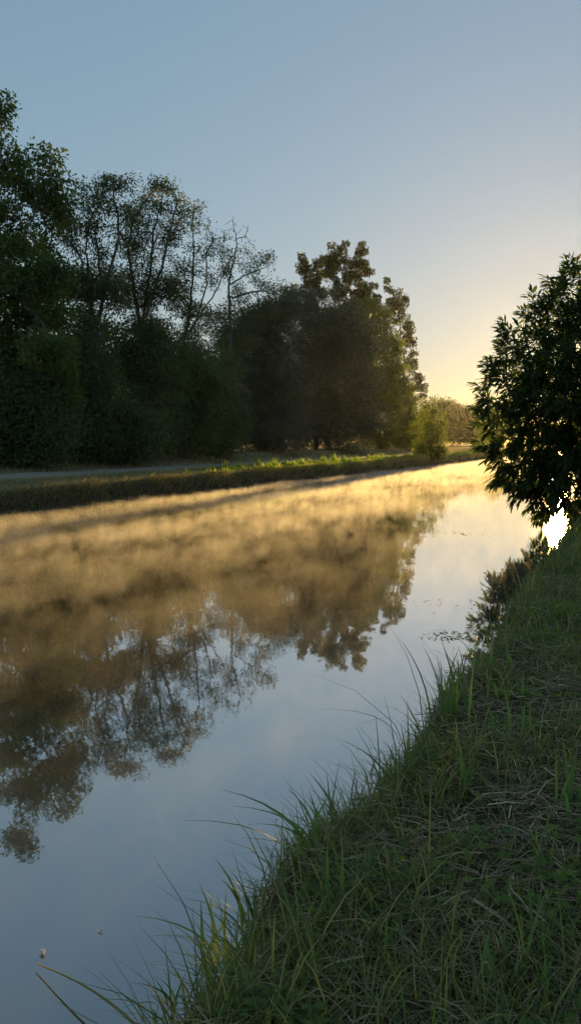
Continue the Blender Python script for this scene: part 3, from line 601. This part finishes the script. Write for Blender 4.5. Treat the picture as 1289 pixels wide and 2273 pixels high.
# ------------------------------------------------------------------ steam over the water
def box(name, lo, hi, m_):
    V = [(*st2xy(s_, t_), z) for z in (lo[2], hi[2]) for s_, t_ in ((lo[0], lo[1]), (hi[0], lo[1]), (hi[0], hi[1]), (lo[0], hi[1]))]
    return link(name, mesh(name, V, [[0, 1, 2, 3], [7, 6, 5, 4], [0, 4, 5, 1], [1, 5, 6, 2], [2, 6, 7, 3], [3, 7, 4, 0]], m_))
def canal_coords(t):
    """vector (s, t, z) from world position, so that wisps follow the canal"""
    tc = N(t, 'ShaderNodeTexCoord'); sp = N(t, 'ShaderNodeSeparateXYZ'); t.links.new(tc.outputs['Object'], sp.inputs[0]); cb = N(t, 'ShaderNodeCombineXYZ')
    for k_, ax in enumerate(((-CS, SN, 0), (SN, CS, 0))):
        d_ = N(t, 'ShaderNodeVectorMath', operation='DOT_PRODUCT'); d_.inputs[1].default_value = ax; t.links.new(tc.outputs['Object'], d_.inputs[0]); t.links.new(d_.outputs['Value'], cb.inputs[k_])
    t.links.new(sp.outputs['Z'], cb.inputs[2]); return cb.outputs[0]
m, t = mat('mist')
cc = canal_coords(t); sp = N(t, 'ShaderNodeSeparateXYZ'); t.links.new(cc, sp.inputs[0])
mp = N(t, 'ShaderNodeMapping'); mp.inputs['Scale'].default_value = (1.0, .4, .45); t.links.new(cc, mp.inputs[0])
nz = N(t, 'ShaderNodeTexNoise', i_Scale=3.4, i_Detail=5.0, i_Roughness=.68, i_Distortion=1.0); t.links.new(mp.outputs[0], nz.inputs['Vector'])
nb = N(t, 'ShaderNodeTexNoise', i_Scale=.45, i_Detail=2.0); t.links.new(mp.outputs[0], nb.inputs['Vector'])
sm = N(t, 'ShaderNodeMath', operation='MULTIPLY_ADD'); sm.inputs[1].default_value = .4; t.links.new(nb.outputs[0], sm.inputs[0]); t.links.new(nz.outputs[0], sm.inputs[2])
ht = N(t, 'ShaderNodeMath', operation='MULTIPLY_ADD'); ht.inputs[1].default_value = -1.5; t.links.new(sp.outputs['Z'], ht.inputs[0]); t.links.new(sm.outputs[0], ht.inputs[2])
mr = N(t, 'ShaderNodeMapRange'); mr.inputs['From Min'].default_value = .52; mr.inputs['From Max'].default_value = .88; mr.inputs['To Min'].default_value = 0; mr.inputs['To Max'].default_value = .41
t.links.new(ht.outputs[0], mr.inputs[0])
far_ = N(t, 'ShaderNodeMapRange'); far_.inputs['From Min'].default_value = 3.5; far_.inputs['From Max'].default_value = 10; far_.inputs['To Min'].default_value = .22; far_.inputs['To Max'].default_value = 1   # steam density falls off across the canal towards the near bank
t.links.new(sp.outputs['X'], far_.inputs[0])
mu = N(t, 'ShaderNodeMath', operation='MULTIPLY'); t.links.new(mr.outputs[0], mu.inputs[0]); t.links.new(far_.outputs[0], mu.inputs[1])
pv = N(t, 'ShaderNodeVolumePrincipled', i_Anisotropy=.45); pv.inputs['Color'].default_value = (.97, .97, .97, 1); t.links.new(mu.outputs[0], pv.inputs['Density'])
o = N(t, 'ShaderNodeOutputMaterial'); t.links.new(pv.outputs[0], o.inputs['Volume'])
mist = box('mist', (1.0, -6, -.05), (16.5, 150, .42), m)
tag(mist, 'golden morning steam drifting in wisps over the canal water', 'mist', kind='stuff')
m.cycles.volume_step_rate = .025 if hasattr(m.cycles, 'volume_step_rate') else 1
# haze in the air
m, t = mat('haze')
pv = N(t, 'ShaderNodeVolumePrincipled', i_Anisotropy=.84, i_Density=.00004); pv.inputs['Color'].default_value = (.95, .95, .97, 1)
o = N(t, 'ShaderNodeOutputMaterial'); t.links.new(pv.outputs[0], o.inputs['Volume'])
hz = box('haze', (-540, -290, -1.6), (540, 660, 24), m)
tag(hz, 'thin golden haze in the morning air', 'haze', kind='stuff')
